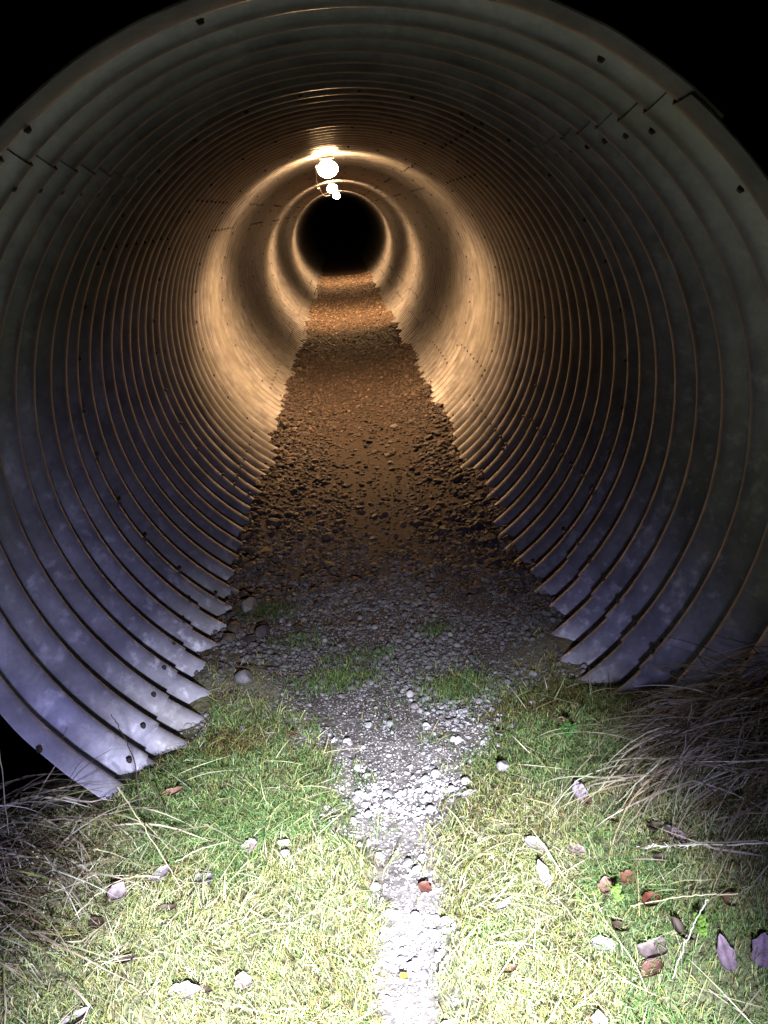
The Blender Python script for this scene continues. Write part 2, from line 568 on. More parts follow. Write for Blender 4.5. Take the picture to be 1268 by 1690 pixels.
LAMPS = [(-0.047, 4.898, 'nearest lit globe lamp under the tunnel crown, glaring warm white'),
         (-0.054, 10.958, 'middle lit globe lamp under the tunnel crown, seen just below the nearest one'),
         (-0.006, 17.568, 'farthest lit globe lamp deep in the tunnel, lowest of the three in view')]
first = None
for lx, ly, lab in LAMPS:
    root = empty('globe_lamp', (lx, ly, 1.905))
    tag(root, lab, 'lamp', 'lamps along the tunnel crown')
    if first is None:
        V, F = lathe([(0.001, 0.0), (0.05, 0.0), (0.055, -0.006), (0.055, -0.016), (0.03, -0.02), (0.03, -0.03), (0.001, -0.03)])
        holder = mesh('holder', V, F, M_FIT, root)
        th = np.linspace(0.02, np.pi - 0.02, 16)
        V, F = lathe([(0.075 * math.sin(t), -0.085 + 0.06 * math.cos(t)) for t in th])
        globe = mesh('globe', V, F, M_BULB, root)
        first = (holder, globe)
    else:
        for s in first:
            c = s.copy(); COL.objects.link(c); c.parent = root
    # the lamp throws most of its light downwards
    ld = bpy.data.lights.new('lamp_light', 'SPOT')
    ld.energy = 740; ld.color = (1.0, 0.57, 0.26); ld.spot_size = math.radians(148); ld.spot_blend = 0.6; ld.shadow_soft_size = 0.05
    lo = bpy.data.objects.new('lamp_light', ld); COL.objects.link(lo); lo.parent = root; lo.location = (0, 0, -0.16)
# supply cable, slack between the lamps
pts = []
for (x0, y0), (x1, y1), sag in (((-0.13, 4.9), (-0.24, 10.96), 0.07), ((-0.24, 10.96), (-0.16, 17.57), 0.06)):
    for t in np.linspace(0, 1, 40):
        s = 4 * t * (1 - t)
        pts.append((x0 + (x1 - x0) * t - 0.02 * s, y0 + (y1 - y0) * t, 1.855 - sag * s))
V, F = tube(pts, 0.006, 6)
tag(mesh('supply_cable', V, F, M_CABLE), 'thin slack cable hanging between the lamps under the crown', 'cable')

# ------------------------------------------------------------------ stones
def ico(sub):
    import bmesh
    bm = bmesh.new(); bmesh.ops.create_icosphere(bm, subdivisions=sub, radius=1)
    V = np.array([v.co[:] for v in bm.verts]); F = np.array([[v.index for v in f.verts] for f in bm.faces]); bm.free()
    return V, F


I1 = ico(1); I2 = ico(2)


def stone_proto(r, base):
    V, F = base
    V = V.copy()
    for _ in range(7):      # chop with random planes: crushed rock
        n = r.normal(size=3); n /= np.linalg.norm(n)
        d = r.uniform(0.55, 0.85)
        h = V @ n - d
        V -= np.maximum(h, 0)[:, None] * n
    V *= r.uniform(0.75, 1.25, 3) * np.array([1, 1, 0.72])
    return V


def scatter_stones(x, y, size, cols, base, sink=0.25, zoff=None):
    N = len(x)
    pro = [stone_proto(np.random.default_rng(100 + i), base) for i in range(24)]
    F = base[1]; nv = len(base[0])
    which = rng.integers(0, 24, N); az = rng.uniform(0, 2 * np.pi, N)
    tx = rng.normal(0, 0.35, N); ty = rng.normal(0, 0.35, N)
    P = np.array(pro)[which]                      # N,nv,3
    c, s = np.cos(tx)[:, None], np.sin(tx)[:, None]
    P = np.stack([P[..., 0], P[..., 1] * c - P[..., 2] * s, P[..., 1] * s + P[..., 2] * c], -1)
    c, s = np.cos(ty)[:, None], np.sin(ty)[:, None]
    P = np.stack([P[..., 0] * c + P[..., 2] * s, P[..., 1], -P[..., 0] * s + P[..., 2] * c], -1)
    c, s = np.cos(az)[:, None], np.sin(az)[:, None]
    P = np.stack([P[..., 0] * c - P[..., 1] * s, P[..., 0] * s + P[..., 1] * c, P[..., 2]], -1)
    P *= size[:, None, None]
    z = gh(x, y) + size * (0.6 - sink * 2) + (0 if zoff is None else zoff)
    P += np.stack([x, y, z], -1)[:, None, :]
    FF = (F[None] + (np.arange(N) * nv)[:, None, None]).reshape(-1, 3)
    return P.reshape(-1, 3), FF, np.repeat(cols, nv, 0)


def stone_cols(N, base, var, r=rng):
    b = np.array(base)[None] * np.exp(r.normal(0, var, (N, 1)))
    return np.clip(b * (1 + r.normal(0, 0.04, (N, 3))), 0.01, 0.8)


SV, SF, SC = [], [], []
def add_stones(x, y, size, cols, base, **kw):
    V, F, C = scatter_stones(x, y, size, cols, base, **kw)
    off = sum(len(v) for v in SV)
    SV.append(V); SF.append(F + off); SC.append(C)

# outside and mouth: pale stones on the track
N = 90000
y = rng.uniform(-1.6, 2.7, N); x = rng.uniform(-0.8, 0.85, N)
u = np.abs(x - path_c(y)) / path_half(y)
bare = fbm(x, y, 4.5, 12)
dens = sstep(1.6, 0.6, u + rag(x, y)) * (0.10 + 0.75 * sstep(0.40, 0.58, bare)) * np.where(y < 0.4, 1.0, 0.85)
dens = dens * sstep(2.7, 1.3, y + 0.6 * (fbm(x, y, 3, 88) - 0.5))
dens = np.maximum(dens, sstep(2.7, 1.3, y + 0.6 * (fbm(x, y, 3, 88) - 0.5)) * 0.55 * sstep(0.38, 0.62, y) * (0.15 + 0.85 * sstep(0.4, 0.6, bare)))
k = rng.random(N) < dens
x, y = x[k], y[k]
size = np.clip(rng.lognormal(np.log(0.0052), 0.5, len(x)), 0.0025, 0.015)
c = stone_cols(len(x), (0.40, 0.39, 0.42), 0.28) * (1 - 0.87 * sstep(0.02, 0.85, y))[:, None]      # grimy inside, and darkened further to paint the torch falling off
big = size > 0.013
add_stones(x[big], y[big], size[big], c[big], I2)
add_stones(x[~big], y[~big], size[~big], c[~big], I1)
# grit
N = 70000
y = rng.uniform(-1.2, 1.7, N); x = rng.uniform(-0.8, 0.85, N)
k = np.abs(x - path_c(y)) / path_half(y) + rag(x, y) < 1.15
x, y = x[k], y[k]
add_stones(x, y, rng.uniform(0.0015, 0.0042, len(x)), stone_cols(len(x), (0.30, 0.29, 0.295), 0.45) * (1 - 0.85 * sstep(0.02, 0.85, y))[:, None], I1)  # torch falloff painted into the grit colour too
# inside: coarse at the walls, thin on the worn strip
N = 30000
y = 1.0 + 8.5 * rng.random(N) ** 1.2; x = rng.uniform(-0.66, 0.66, N)
k = rng.random(N) < sstep(0.9, 2.1, y + 0.6 * (fbm(x, y, 3, 88) - 0.5)) * (1 - 0.75 * track(x, y)) * (0.55 + 0.45 * sstep(0.4, 0.6, fbm(x, y, 3, 20)))
x, y = x[k], y[k]
size = np.clip(rng.lognormal(np.log(0.0095), 0.45, len(x)), 0.004, 0.032) * (1 + 0.35 * sstep(0.3, 0.55, np.abs(x)))
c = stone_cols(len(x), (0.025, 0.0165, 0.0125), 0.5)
big = (size > 0.016) & (y < 4)
add_stones(x[big], y[big], size[big], c[big], I2)
add_stones(x[~big], y[~big], size[~big], c[~big], I1)
N = 9000
y = rng.uniform(9.5, 20, N); x = rng.uniform(-0.66, 0.66, N)
k = rng.random(N) < (1 - 0.7 * track(x, y))
x, y = x[k], y[k]
add_stones(x, y, rng.uniform(0.008, 0.022, len(x)), stone_cols(len(x), (0.11, 0.08, 0.058), 0.5), I1)
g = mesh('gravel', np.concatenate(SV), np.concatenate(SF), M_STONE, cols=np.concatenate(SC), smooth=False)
tag(g, 'pale crushed stone scattered along the track and over the tunnel floor', 'gravel', kind='stuff')

# ------------------------------------------------------------------ grass
def blades(x, y, az, L, w, e0, bend, cols, S=4, lift=0.0, twist=None, clamp=True, zb=None, kink=0.0):
    """strips: base, azimuth, length, width, start elevation and total bend (radians)"""
    N = len(x)
    px, py = x.copy(), y.copy(); pz = (gh(x, y) if zb is None else zb) + lift
    z0 = pz.copy()
    tw = rng.uniform(-0.6, 0.6, N) if twist is None else twist
    sx, sy, sz = -np.sin(az) * np.cos(tw), np.cos(az) * np.cos(tw), np.sin(tw)
    rows = []
    caz = az.copy(); curl = rng.normal(0, 0.25, N) / S
    kk = rng.integers(2, max(3, S), N); ka = np.abs(rng.normal(0, 1, N)) * kink * (rng.random(N) < 0.5); kz = rng.normal(0, 1, N) * kink
    for k in range(S + 1):
        t = k / S
        hw = w * 0.5 * (1 - t ** 1.6) * (0.75 + 0.5 * min(1, t * 3)) + 0.00012
        rows.append(np.stack([np.stack([px - sx * hw, py - sy * hw, pz - sz * hw], -1),
                              np.stack([px + sx * hw, py + sy * hw, pz + sz * hw], -1)], 1))
        e = e0 - bend * (k + 0.5) / S - ka * (k >= kk)
        st = L / S
        px = px + st * np.cos(e) * np.cos(caz); py = py + st * np.cos(e) * np.sin(caz); pz = pz + st * np.sin(e)
        caz = caz + curl + kz * (k == kk)
        if clamp:
            pz = np.maximum(pz, gh(px, py) + 0.004 + 0.012 * rng.random(N))
    V = np.stack(rows, 1).reshape(-1, 3)           # N,(S+1),2,3
    m = (S + 1) * 2
    b = (np.arange(N) * m)[:, None, None]
    q = np.array([[2 * k, 2 * k + 1, 2 * k + 3, 2 * k + 2] for k in range(S)])[None]
    return V, (q + b).reshape(-1, 4), np.repeat(cols, m, 0)


def join(parts):
    V, F, C = [], [], []; off = 0
    for v, f, c in parts:
        V.append(v); F.append(f + off); C.append(c); off += len(v)
    return np.concatenate(V), np.concatenate(F), np.concatenate(C)


def pal(N, choices, weights, var=0.15):
    c = np.array(choices)[rng.choice(len(choices), N, p=np.array(weights) / sum(weights))]
    return np.clip(c * np.exp(rng.normal(0, var, (N, 1))) * (1 + rng.normal(0, 0.06, (N, 3))), 0.004, 0.9)


STRAW = (0.40, 0.38, 0.21); PALE = (0.52, 0.52, 0.36); OLIVE = (0.24, 0.26, 0.075); LIME = (0.33, 0.39, 0.185); GREEN = (0.095, 0.20, 0.06); FRESH = (0.18, 0.27, 0.10); BROWN = (0.17, 0.115, 0.055); DARKG = (0.075, 0.085, 0.035)
def lawn_mask(x, y):
    u = np.abs(x - path_c(y)) / path_half(y)
    d = sstep(0.70, 1.9, u + rag(x, y) + 0.7 * (fbm(x, y, 8, 3) - 0.5)) * sstep(0.98, 0.15, y + 0.25 * (fbm(x, y, 6, 9) - 0.5) - 0.12 * sstep(0.3, 0.5, np.abs(x)))
    d = d * np.where((np.abs(x) > 1.25) | (y < -1.0), 0.45, 1.0)
    inpipe = (y > -0.01) & (np.hypot(x, gh(x, y) - AXZ) > 1.046) & (np.abs(x) < 1.15)
    return d * ~inpipe


def sample_lawn(N, extra=None):
    y = rng.uniform(-1.7, 0.95, N); x = rng.uniform(-1.7, 1.7, N)
    d = lawn_mask(x, y)
    if extra is not None: d = d * extra(x, y)
    k = rng.random(N) < d
    return x[k], y[k]


def greenness(x, y):
    g = fbm(x, y, 3.2, 40) + 0.13 * sstep(0.22, 0.42, x) * sstep(-0.5, -0.2, y) * sstep(0.3, 0.1, y) * sstep(0.75, 0.55, x)
    g = g + 0.15 * sstep(-0.15, -0.3, x) * sstep(-0.75, -0.5, x) * sstep(-0.1, 0.1, y) * sstep(0.45, 0.3, y) + 0.12 * sstep(-0.45, -0.6, y) * sstep(0.3, 0.5, x)
    return sstep(0.47, 0.62, g)


# a fine mossy mat
x, y = sample_lawn(450000, lambda x, y: 0.45 + 0.55 * sstep(0.3, 0.5, fbm(x, y, 11, 15)))
n = len(x); gm = greenness(x, y); brown = sstep(0.4, 0.56, fbm(x, y, 6.5, 44)) * 0.5 + 0.85 * sstep(0.02, 0.35, y)  # last term browns the mouth grass to paint the beam dimming
cg = pal(n, [GREEN, FRESH, OLIVE, LIME], [4, 3, 2, 2]); cs = pal(n, [LIME, STRAW, OLIVE, FRESH, PALE], [4, 2, 3.0, 1.8, 0.9]); cb = pal(n, [BROWN, DARKG, OLIVE], [3, 3, 3])
cols = np.where((rng.random(n) < gm)[:, None], cg, np.where((rng.random(n) < 0.75 * brown)[:, None], cb, cs))
V1 = blades(x, y, rng.uniform(0, 2 * np.pi, n), np.clip(rng.lognormal(np.log(0.019), 0.4, n), 0.008, 0.05), rng.uniform(0.0007, 0.0017, n),
            rng.uniform(0.15, 1.25, n), rng.uniform(0.2, 1.2, n), cols, S=3)
# longer grass lying over it in swathes
x, y = sample_lawn(62000, lambda x, y: 0.25 + 0.75 * sstep(0.42, 0.6, fbm(x, y, 5, 51)))
n = len(x); gm = greenness(x, y)
cg = pal(n, [GREEN, FRESH, LIME], [4, 3, 1.5]); cs = pal(n, [STRAW, PALE, LIME, OLIVE, FRESH, BROWN], [3.4, 3, 2.4, 1.6, 1.0, 0.8])
cols = np.where((rng.random(n) < gm * 0.9)[:, None], cg, cs)
cols = np.where((rng.random(n) < 0.8 * sstep(0.02, 0.35, y))[:, None], pal(n, [BROWN, DARKG, OLIVE], [3, 3, 2]), cols)      # dim edge of the beam painted as browner grass
lay = 2 * np.pi * fbm(x, y, 1.6, 60) * 1.6 + rng.normal(0, 0.6, n)
V2 = blades(x, y, lay, np.clip(rng.lognormal(np.log(0.05), 0.42, n), 0.02, 0.14), rng.uniform(0.0009, 0.0024, n),
            np.clip(rng.normal(0.45, 0.33, n), 0.03, 1.4), rng.uniform(0.3, 1.3, n), cols)
# loose pale straws
x, y = sample_lawn(1500)
n = len(x)
V3 = blades(x, y, rng.uniform(0, 2 * np.pi, n), rng.uniform(0.05, 0.16, n), rng.uniform(0.0012, 0.0026, n), rng.uniform(0.0, 0.5, n), rng.uniform(0.0, 0.6, n),
            pal(n, [PALE, STRAW, (0.62, 0.60, 0.46)], [3, 2, 2]), lift=0.012)
V, F, C = join([V1, V2, V3])
tag(mesh('lawn_grass', V, F, M_GRASS, cols=C), 'matted straw coloured and green grass either side of the track', 'grass', kind='stuff')

# moss and tiny grass in the gravel of the mouth
parts = []
for cx, cy, sx_, sy_, n, dark in ((-0.17, 0.74, 0.13, 0.07, 1500, 1), (0.23, 0.62, 0.11, 0.09, 1900, 1.2), (-0.47, 1.33, 0.10, 0.08, 1300, 0.55), (-0.09, 0.88, 0.14, 0.05, 500, 0.8),
                                (0.2, 1.02, 0.05, 0.05, 250, 0.8), (-0.33, 1.05, 0.1, 0.06, 400, 0.7), (-0.1, 0.18, 0.03, 0.03, 120, 1.3), (0.02, 0.5, 0.15, 0.1, 120, 1), (0.45, 0.5, 0.12, 0.12, 700, .8)):
    x = cx + rng.normal(0, sx_ * 0.6, n); y = cy + rng.normal(0, sy_ * 0.6, n)
    parts.append(blades(x, y, rng.uniform(0, 6.28, n), rng.uniform(0.01, 0.035, n), rng.uniform(0.001, 0.002, n), rng.uniform(0.4, 1.4, n), rng.uniform(0, 0.8, n),
                        pal(n, [GREEN, DARKG, OLIVE], [3, 3, 1]) * dark * 0.75, S=3))
V, F, C = join(parts)
tag(mesh('moss_patches', V, F, M_GRASS, cols=C), 'low green moss and seedlings growing through the gravel at the tunnel mouth', 'moss', kind='stuff')

# dead grass tussocks
DEAD = (0.34, 0.30, 0.21); GREY = (0.40, 0.37, 0.29); DARKD = (0.11, 0.085, 0.05); DGREEN = (0.05, 0.085, 0.03)
def tussock(name, label, cx, cy, sx_, sy_, n, az0, azs, Lr, e_m, bend_m, choices, weights, wr=(0.0024, 0.005), lift=0.0):
    x = cx + rng.normal(0, sx_, n); y = cy + rng.normal(0, sy_, n)
    y = np.where(np.abs(x) < 1.12, np.minimum(y, 0.02), y)
    az = az0 + rng.normal(0, azs, n)
    V, F, C = blades(x, y, az, rng.uniform(*Lr, n), rng.uniform(*wr, n), np.clip(rng.normal(e_m, 0.22, n), 0.05, 1.5), np.clip(rng.normal(bend_m, 0.3, n), 0.1, 2.2),
                     pal(n, choices, weights, 0.3), S=7, lift=lift, kink=0.45)
    root = (cx, cy, float(gh(cx, cy)))
    o = mesh(name, V - np.array(root), F, M_DRY, cols=C)
    o.location = root
    return tag(o, label, 'grass clump', 'dead grass clumps beside the mouth')
tussock('dry_grass_clump', 'pale dead grass clump combed leftwards against the lower right of the steel mouth', 0.90, -0.03, 0.12, 0.06, 520, math.radians(190), 0.36, (0.16, 0.36), 0.40, 0.9, [DEAD, GREY, DARKD], [4, 3, 2])
tussock('dry_grass_clump', 'dead grass clump on the right bank, nearest the camera, with long pale stems', 1.00, -0.24, 0.13, 0.10, 430, math.radians(195), 0.45, (0.16, 0.38), 0.35, 0.7, [DEAD, GREY, DARKD, DGREEN], [4, 2, 3, 1])
tussock('dry_grass_clump', 'dark green and brown grass clump at the right edge, standing over the pipe rim', 1.16, 0.0, 0.12, 0.05, 1300, math.radians(190), 0.6, (0.08, 0.19), 0.55, 1.1, [DARKD, DGREEN, DEAD], [3, 4, 1])
tussock('dry_grass_clump', 'tangled dead grass clump at the lower left corner of the steel mouth', -1.0, -0.10, 0.12, 0.08, 420, math.radians(-35), 0.8, (0.15, 0.34), 0.5, 1.2, [DEAD, GREY, DARKD], [4, 3, 3])
tussock('dry_grass_clump', 'dim brown grass clump at the left edge in front of the steel mouth', -1.08, -0.34, 0.13, 0.11, 600, math.radians(-15), 0.7, (0.15, 0.36), 0.45, 1.0, [DEAD, DARKD, OLIVE], [3, 3, 1])

# ------------------------------------------------------------------ fallen leaves
LAV = (0.31, 0.26, 0.32); DUSK = (0.25, 0.20, 0.23); PINK = (0.38, 0.29, 0.28); WHITE = (0.40, 0.36, 0.37); RUST = (0.10, 0.042, 0.028)
DARKL = (0.045, 0.028, 0.022); BRN = (0.17, 0.095, 0.06); TAN = (0.34, 0.26, 0.16); YELLOW = (0.72, 0.46, 0.04); ORNG = (0.16, 0.075, 0.048); GREYL = (0.33, 0.31, 0.33); VIOL = (0.30, 0.25, 0.35)


def leaf(x, y, L, W, ang, col, curl, fold, label, lift=0.011, tilt=(0, 0), seed=0):
    r = np.random.default_rng(500 + seed)
    nu, nv = 13, 7
    L *= 0.82; W *= 0.82 * r.uniform(0.85, 1.1); curl = curl + r.uniform(0.0, 0.15); skew = r.uniform(0.7, 1.1)
    t = np.linspace(0, 1, nu); v = np.linspace(-1, 1, nv)
    half = W * 0.5 * np.clip(np.sin(np.pi * t ** skew) ** 0.8, 0.0, 1) + 0.0006
    half = half * (1 + 0.05 * np.sin(t * 40 + r.uniform(0, 6)))
    T, Vv = np.meshgrid(t, v, indexing='ij')
    rag_ = 1 + 0.38 * (fbm(T * 4 + 3.1 * seed, np.sign(Vv) * 2.3 + seed, 1.6, seed) - 0.5) * np.abs(Vv) + 0.10 * np.sin(T * 60 + seed) * (np.abs(Vv) > 0.9)
    X = (T - 0.5) * L; Y = Vv * half[:, None] * rag_ + 0.06 * L * np.sin(T * 2.6 + seed) * r.uniform(-1, 1)
    Z = fold * np.abs(Y) + curl * (T - 0.5) ** 2 * L * 2.2 + 0.10 * W * (fbm(T * 3 + seed, Vv * 2, 1.3, seed) - 0.5)
    Z = Z + curl * 0.8 * (Vv ** 2) * half[:, None]
    vein = (np.abs(Vv) < 0.05)
    side = np.abs(np.sin((T * 7 + np.abs(Vv) * 1.4) * np.pi))
    c = np.array(col)[None, None] * (0.86 + 0.2 * side[..., None]) * np.where(vein[..., None], 0.6, 1.0) * (0.8 + 0.4 * fbm(T * 5, Vv * 3, 1.0, seed)[..., None])
    root = empty('fallen_leaf', (x, y, float(gh(x, y)) + lift), math.radians(ang))
    root.rotation_euler[0] = tilt[0] + r.normal(0, 0.12); root.rotation_euler[1] = tilt[1] + r.normal(0, 0.12)
    tag(root, label, 'leaf', 'fallen leaves on the grass')
    i = np.arange(nu * nv).reshape(nu, nv)
    f = np.stack([i[:-1, :-1], i[1:, :-1], i[1:, 1:], i[:-1, 1:]], -1).reshape(-1, 4)
    top = np.stack([X, Y, Z], -1).reshape(-1, 3); bot = top - np.array([0, 0, 0.0006])
    N = nu * nv
    rim = np.concatenate([i[0, :], i[1:, -1], i[-1, -2::-1], i[-2:0:-1, 0]]); nx = np.roll(rim, -1)
    mesh('blade', np.concatenate([top, bot]), [f, f[:, ::-1] + N, np.stack([rim, rim + N, nx + N, nx], -1)], M_LEAF, root, np.concatenate([c.reshape(-1, 3)] * 2))
    z0 = Z[0, nv // 2]
    P = [(-L * 0.5 + 0.004, 0, z0), (-L * 0.62, r.normal(0, 0.003), z0 - 0.001), (-L * 0.78, r.normal(0, 0.006), z0 - 0.004)]
    V, F = tube(P, 0.0009, 5, 0.8)
    mesh('stem', V, F, M_TWIG, root)


LEAVES = [
 (0.463, -0.042, .075, .042, 100, LAV, .1, .15, 'lavender grey leaf tilted up below the dead grass clump, touching a rust red scrap', .018, (0, -.28)),
 (0.474, -0.085, .036, .022, 54, RUST, .3, .2, 'small rust red leaf scrap tucked under the lavender grey leaf below the dead grass clump'),
 (0.506, -0.160, .080, .030, -66, RUST, .1, .4, 'long narrow red brown leaf slanting in green grass, left of the curled dark leaves'),
 (0.583, -0.247, .060, .034, 17, DARKL, .5, .5, 'dark curled leaf under the dead stems, left of the large folded grey brown leaf'),
 (0.614, -0.301, .095, .050, -83, DUSK, .2, .7, 'large folded grey brown leaf under the dead stems on the right bank'),
 (0.319, -0.183, .080, .038, -48, WHITE, .1, .2, 'white leaf slanting in bright grass, upper one of the white pair right of the track'),
 (0.408, -0.212, .064, .042, -51, PINK, .1, .1, 'beige pink rounded leaf in bright green grass, just right of the white pair'),
 (0.310, -0.275, .085, .036, 96, WHITE, .2, .25, 'white leaf pointing up the slope, lower one of the white pair right of the track', .018, (0, -.28)),
 (0.492, -0.340, .056, .046, 35, ORNG, .1, .1, 'orange brown rounded leaf in the grass on the right, above a brown pink leaf'),
 (0.439, -0.338, .062, .046, 77, (0.25, 0.15, 0.12), .2, .2, 'brown pink leaf in the grass on the right, below the orange brown rounded one'),
 (0.516, -0.423, .075, .040, 42, (0.13, 0.04, 0.025), .3, .4, 'deep red brown leaf lying across a pale stem in the grass on the right'),
 (0.436, -0.452, .052, .036, 25, DARKL, .3, .3, 'small blackish leaf above the pale grey leaf in the grass on the right'),
 (0.542, -0.522, .080, .030, -62, DARKL, .5, .5, 'blackish rolled leaf above the upright oval lavender leaf on the right'),
 (0.394, -0.473, .064, .044, -27, GREYL, .1, .1, 'pale grey leaf lying flat in straw coloured grass, right of the track'),
 (0.484, -0.529, .085, .068, 48, (0.21, 0.16, 0.17), .1, .2, 'broad dusky pink leaf with dark edges, overlapping a rust leaf at lower right'),
 (0.466, -0.562, .066, .050, 28, (0.11, 0.055, 0.042), .1, .3, 'rust brown leaf half under the broad dusky pink leaf at lower right'),
 (0.594, -0.595, .088, .046, 85, (0.2, 0.15, 0.2), .05, .12, 'large oval lavender leaf with a dark midrib standing upright at lower right', .02, (0, -.3)),
 (0.655, -0.618, .085, .050, 54, (0.18, 0.13, 0.21), .05, .12, 'violet oval leaf cut off by the right edge of the photo', .02, (0, -.25)),
 (0.334, -0.644, .060, .042, 82, LAV, .1, .15, 'lavender leaf at the very bottom of the photo, right of the track'),
 (0.187, -0.512, .044, .030, 26, (0.09, 0.05, 0.035), .3, .3, 'small dark brown leaf in bleached grass just right of the bright end of the track'),
 (0.210, -0.342, .055, .026, 43, WHITE, .3, .3, 'whitish crumpled leaf in bleached grass close to the right edge of the track'),
 (0.039, -0.244, .046, .034, -34, (0.105, 0.042, 0.03), .1, .1, 'red brown leaf lying alone on the white stones of the track'),
 (0.568, -0.327, .054, .030, -2, DARKL, .3, .3, 'blackish leaf under pale stems, just below the large folded grey brown leaf'),
 (0.320, 0.311, .048, .018, 6, DARKL, .2, .3, 'thin dark leaf in dim grass at the right side of the tunnel mouth'),
 (0.190, 0.053, .062, .036, 20, GREYL, .1, .2, 'grey leaf lying on the stones at the right edge of the track'),
 (-0.029, -0.471, .022, .018, 16, YELLOW, .1, .1, 'tiny bright yellow leaf on the blown out end of the track'),
 (0.505, 0.290, .052, .036, -45, TAN, .2, .2, 'tan leaf at the tip of the dead grass clump by the right wall'),
 (0.648, -0.497, .060, .044, 46, BRN, .2, .2, 'dull brown leaf half hidden in dead grass near the right edge of the photo'),
 (-0.389, -0.078, .056, .050, 89, (0.46, 0.35, 0.38), .1, .1, 'rounded pinkish leaf in green grass left of the track, near two pale stones'),
 (-0.581, -0.203, .080, .046, 51, LAV, .1, .15, 'lavender leaf crossed by a long straw, left one of the pair near the pipe corner'),
 (-0.482, -0.203, .076, .050, -32, VIOL, .2, .15, 'violet grey leaf with a dark upper edge, right of the leaf crossed by a straw'),
 (-0.654, -0.290, .074, .040, 80, (0.34, 0.27, 0.31), .2, .3, 'mauve leaf propped on edge beside a slanting straw at left', .025, (.5, 0)),
 (-0.545, -0.302, .056, .026, 12, DARKL, .4, .4, 'blackish curled leaf in yellow grass below the violet grey leaf at left'),
 (-0.674, -0.371, .048, .036, -55, DARKL, .3, .3, 'round blackish leaf in olive grass at left, below the mauve leaf'),
 (-0.600, -0.453, .064, .024, -2, DARKL, .3, .5, 'narrow blackish leaf lying level in green grass at lower left'),
 (-0.472, -0.506, .080, .038, 2, (0.34, 0.29, 0.34), .2, .3, 'grey lavender leaf at lower left with a black shrivelled leaf at its right end'),
 (-0.435, -0.498, .050, .018, -20, DARKL, .3, .5, 'black shrivelled leaf at the right end of the grey lavender leaf at lower left'),
 (-0.361, -0.475, .052, .046, 92, PINK, .1, .1, 'pale pink rounded leaf in bleached grass at lower left of the track'),
 (-0.657, -0.596, .090, .052, 39, (0.37, 0.33, 0.38), .1, .2, 'large greyish lavender leaf in the bottom left corner of the photo'),
 (-0.602, 0.087, .075, .040, 23, BRN, .3, .4, 'brown leaf wedged against the bottom edge of the steel pipe at left'),
 (-0.306, 0.421, .036, .026, -11, RUST, .2, .2, 'small red leaf in dim grass at the left side of the tunnel mouth'),
]
for i, a in enumerate(LEAVES):
    leaf(*a, seed=i)

# ------------------------------------------------------------------ single stones
def lone_stone(x, y, size, col, label, seed, lift=0.3):
    V = stone_proto(np.random.default_rng(seed), ico(3)) * size
    o = mesh('stone', V, I3F, M_STONE, cols=np.tile(np.array(col), (len(V), 1)), smooth=False)
    o.location = (x, y, float(gh(x, y)) + size * lift)
    tag(o, label, 'stone')
I3F = ico(3)[1]
lone_stone(-0.303, -0.068, .016, (0.30, 0.28, 0.29), 'pale stone in the grass left of the track, upper one of two', 11, 0.7)
lone_stone(-0.298, -0.108, .014, (0.30, 0.28, 0.29), 'small pale stone in the grass left of the track, lower one of two', 12, 0.9)
lone_stone(0.294, 0.129, .021, (0.20, 0.20, 0.21), 'grey stone in the grass right of the track, away from the gravel', 13, 0.9)
lone_stone(0.163, 2.64, .026, (0.022, 0.018, 0.016), 'lone black stone on the sandy strip inside the tunnel', 14)
lone_stone(-0.575, 4.375, .055, (0.035, 0.03, 0.025), 'dark rock against the left wall of the tunnel near the first lamp', 15)
lone_stone(-0.545, 1.376, .050, (0.07, 0.07, 0.07), 'grey rock against the left wall just inside the tunnel', 16)
lone_stone(-0.500, 0.80, .030, (0.09, 0.09, 0.095), 'grey stone at the foot of the left wall, beside a thin twig', 17)

# ------------------------------------------------------------------ weeds
def weed(x, y, label, col, n, R, seed):
    r = np.random.default_rng(seed)
    root = empty('weed', (x, y, float(gh(x, y)) + 0.005)); tag(root, label, 'weed')
    SVs, LVs = [], []
    for k in range(n):
        a = r.uniform(0, 6.28); d = R * math.sqrt(r.uniform(0.05, 1)); h = r.uniform(0.02, 0.045)
        tip = np.array([d * math.cos(a), d * math.sin(a), h])
        v, f = tube([(0, 0, 0), tip * np.array([.5, .5, .75]), tip], 0.0008, 5)
        SVs.append((v, f, np.tile(np.array(col) * 0.7, (len(v), 1))))
        for q in range(3):                               # three rounded leaflets
            b = a + q * 2.1; lr = r.uniform(0.004, 0.0065)
            c0 = tip + lr * 0.9 * np.array([math.cos(b), math.sin(b), 0.1])
            m = 9; ang = np.linspace(0, 2 * np.pi, m, endpoint=False)
            P = np.concatenate([[c0 + [0, 0, -0.001]], np.stack([c0[0] + lr * np.cos(ang), c0[1] + lr * np.sin(ang), c0[2] + 0.002 * np.cos(2 * ang)], -1)])
            f = np.array([[0, 1 + j, 1 + (j + 1) % m] for j in range(m)])
            LVs.append((P, f, np.tile(np.array(col) * r.uniform(0.8, 1.25), (len(P), 1))))
    V, F, C = join(SVs); mesh('stems', V, F, M_GRASS, root, C)
    V, F, C = join(LVs); mesh('leaves', V, F, M_GRASS, root, C, smooth=False)
weed(0.496, 0.204, 'small bright green weed with rounded leaflets under the tips of the dead grass clump', (0.08, 0.26, 0.05), 9, 0.022, 1)
weed(0.455, -0.385, 'lime green weed in the grass on the right, below the brown pink leaf', (0.20, 0.38, 0.08), 7, 0.014, 2)
weed(0.572, -0.528, 'lime green weed beside the blackish rolled leaf at lower right', (0.20, 0.36, 0.07), 7, 0.014, 3)

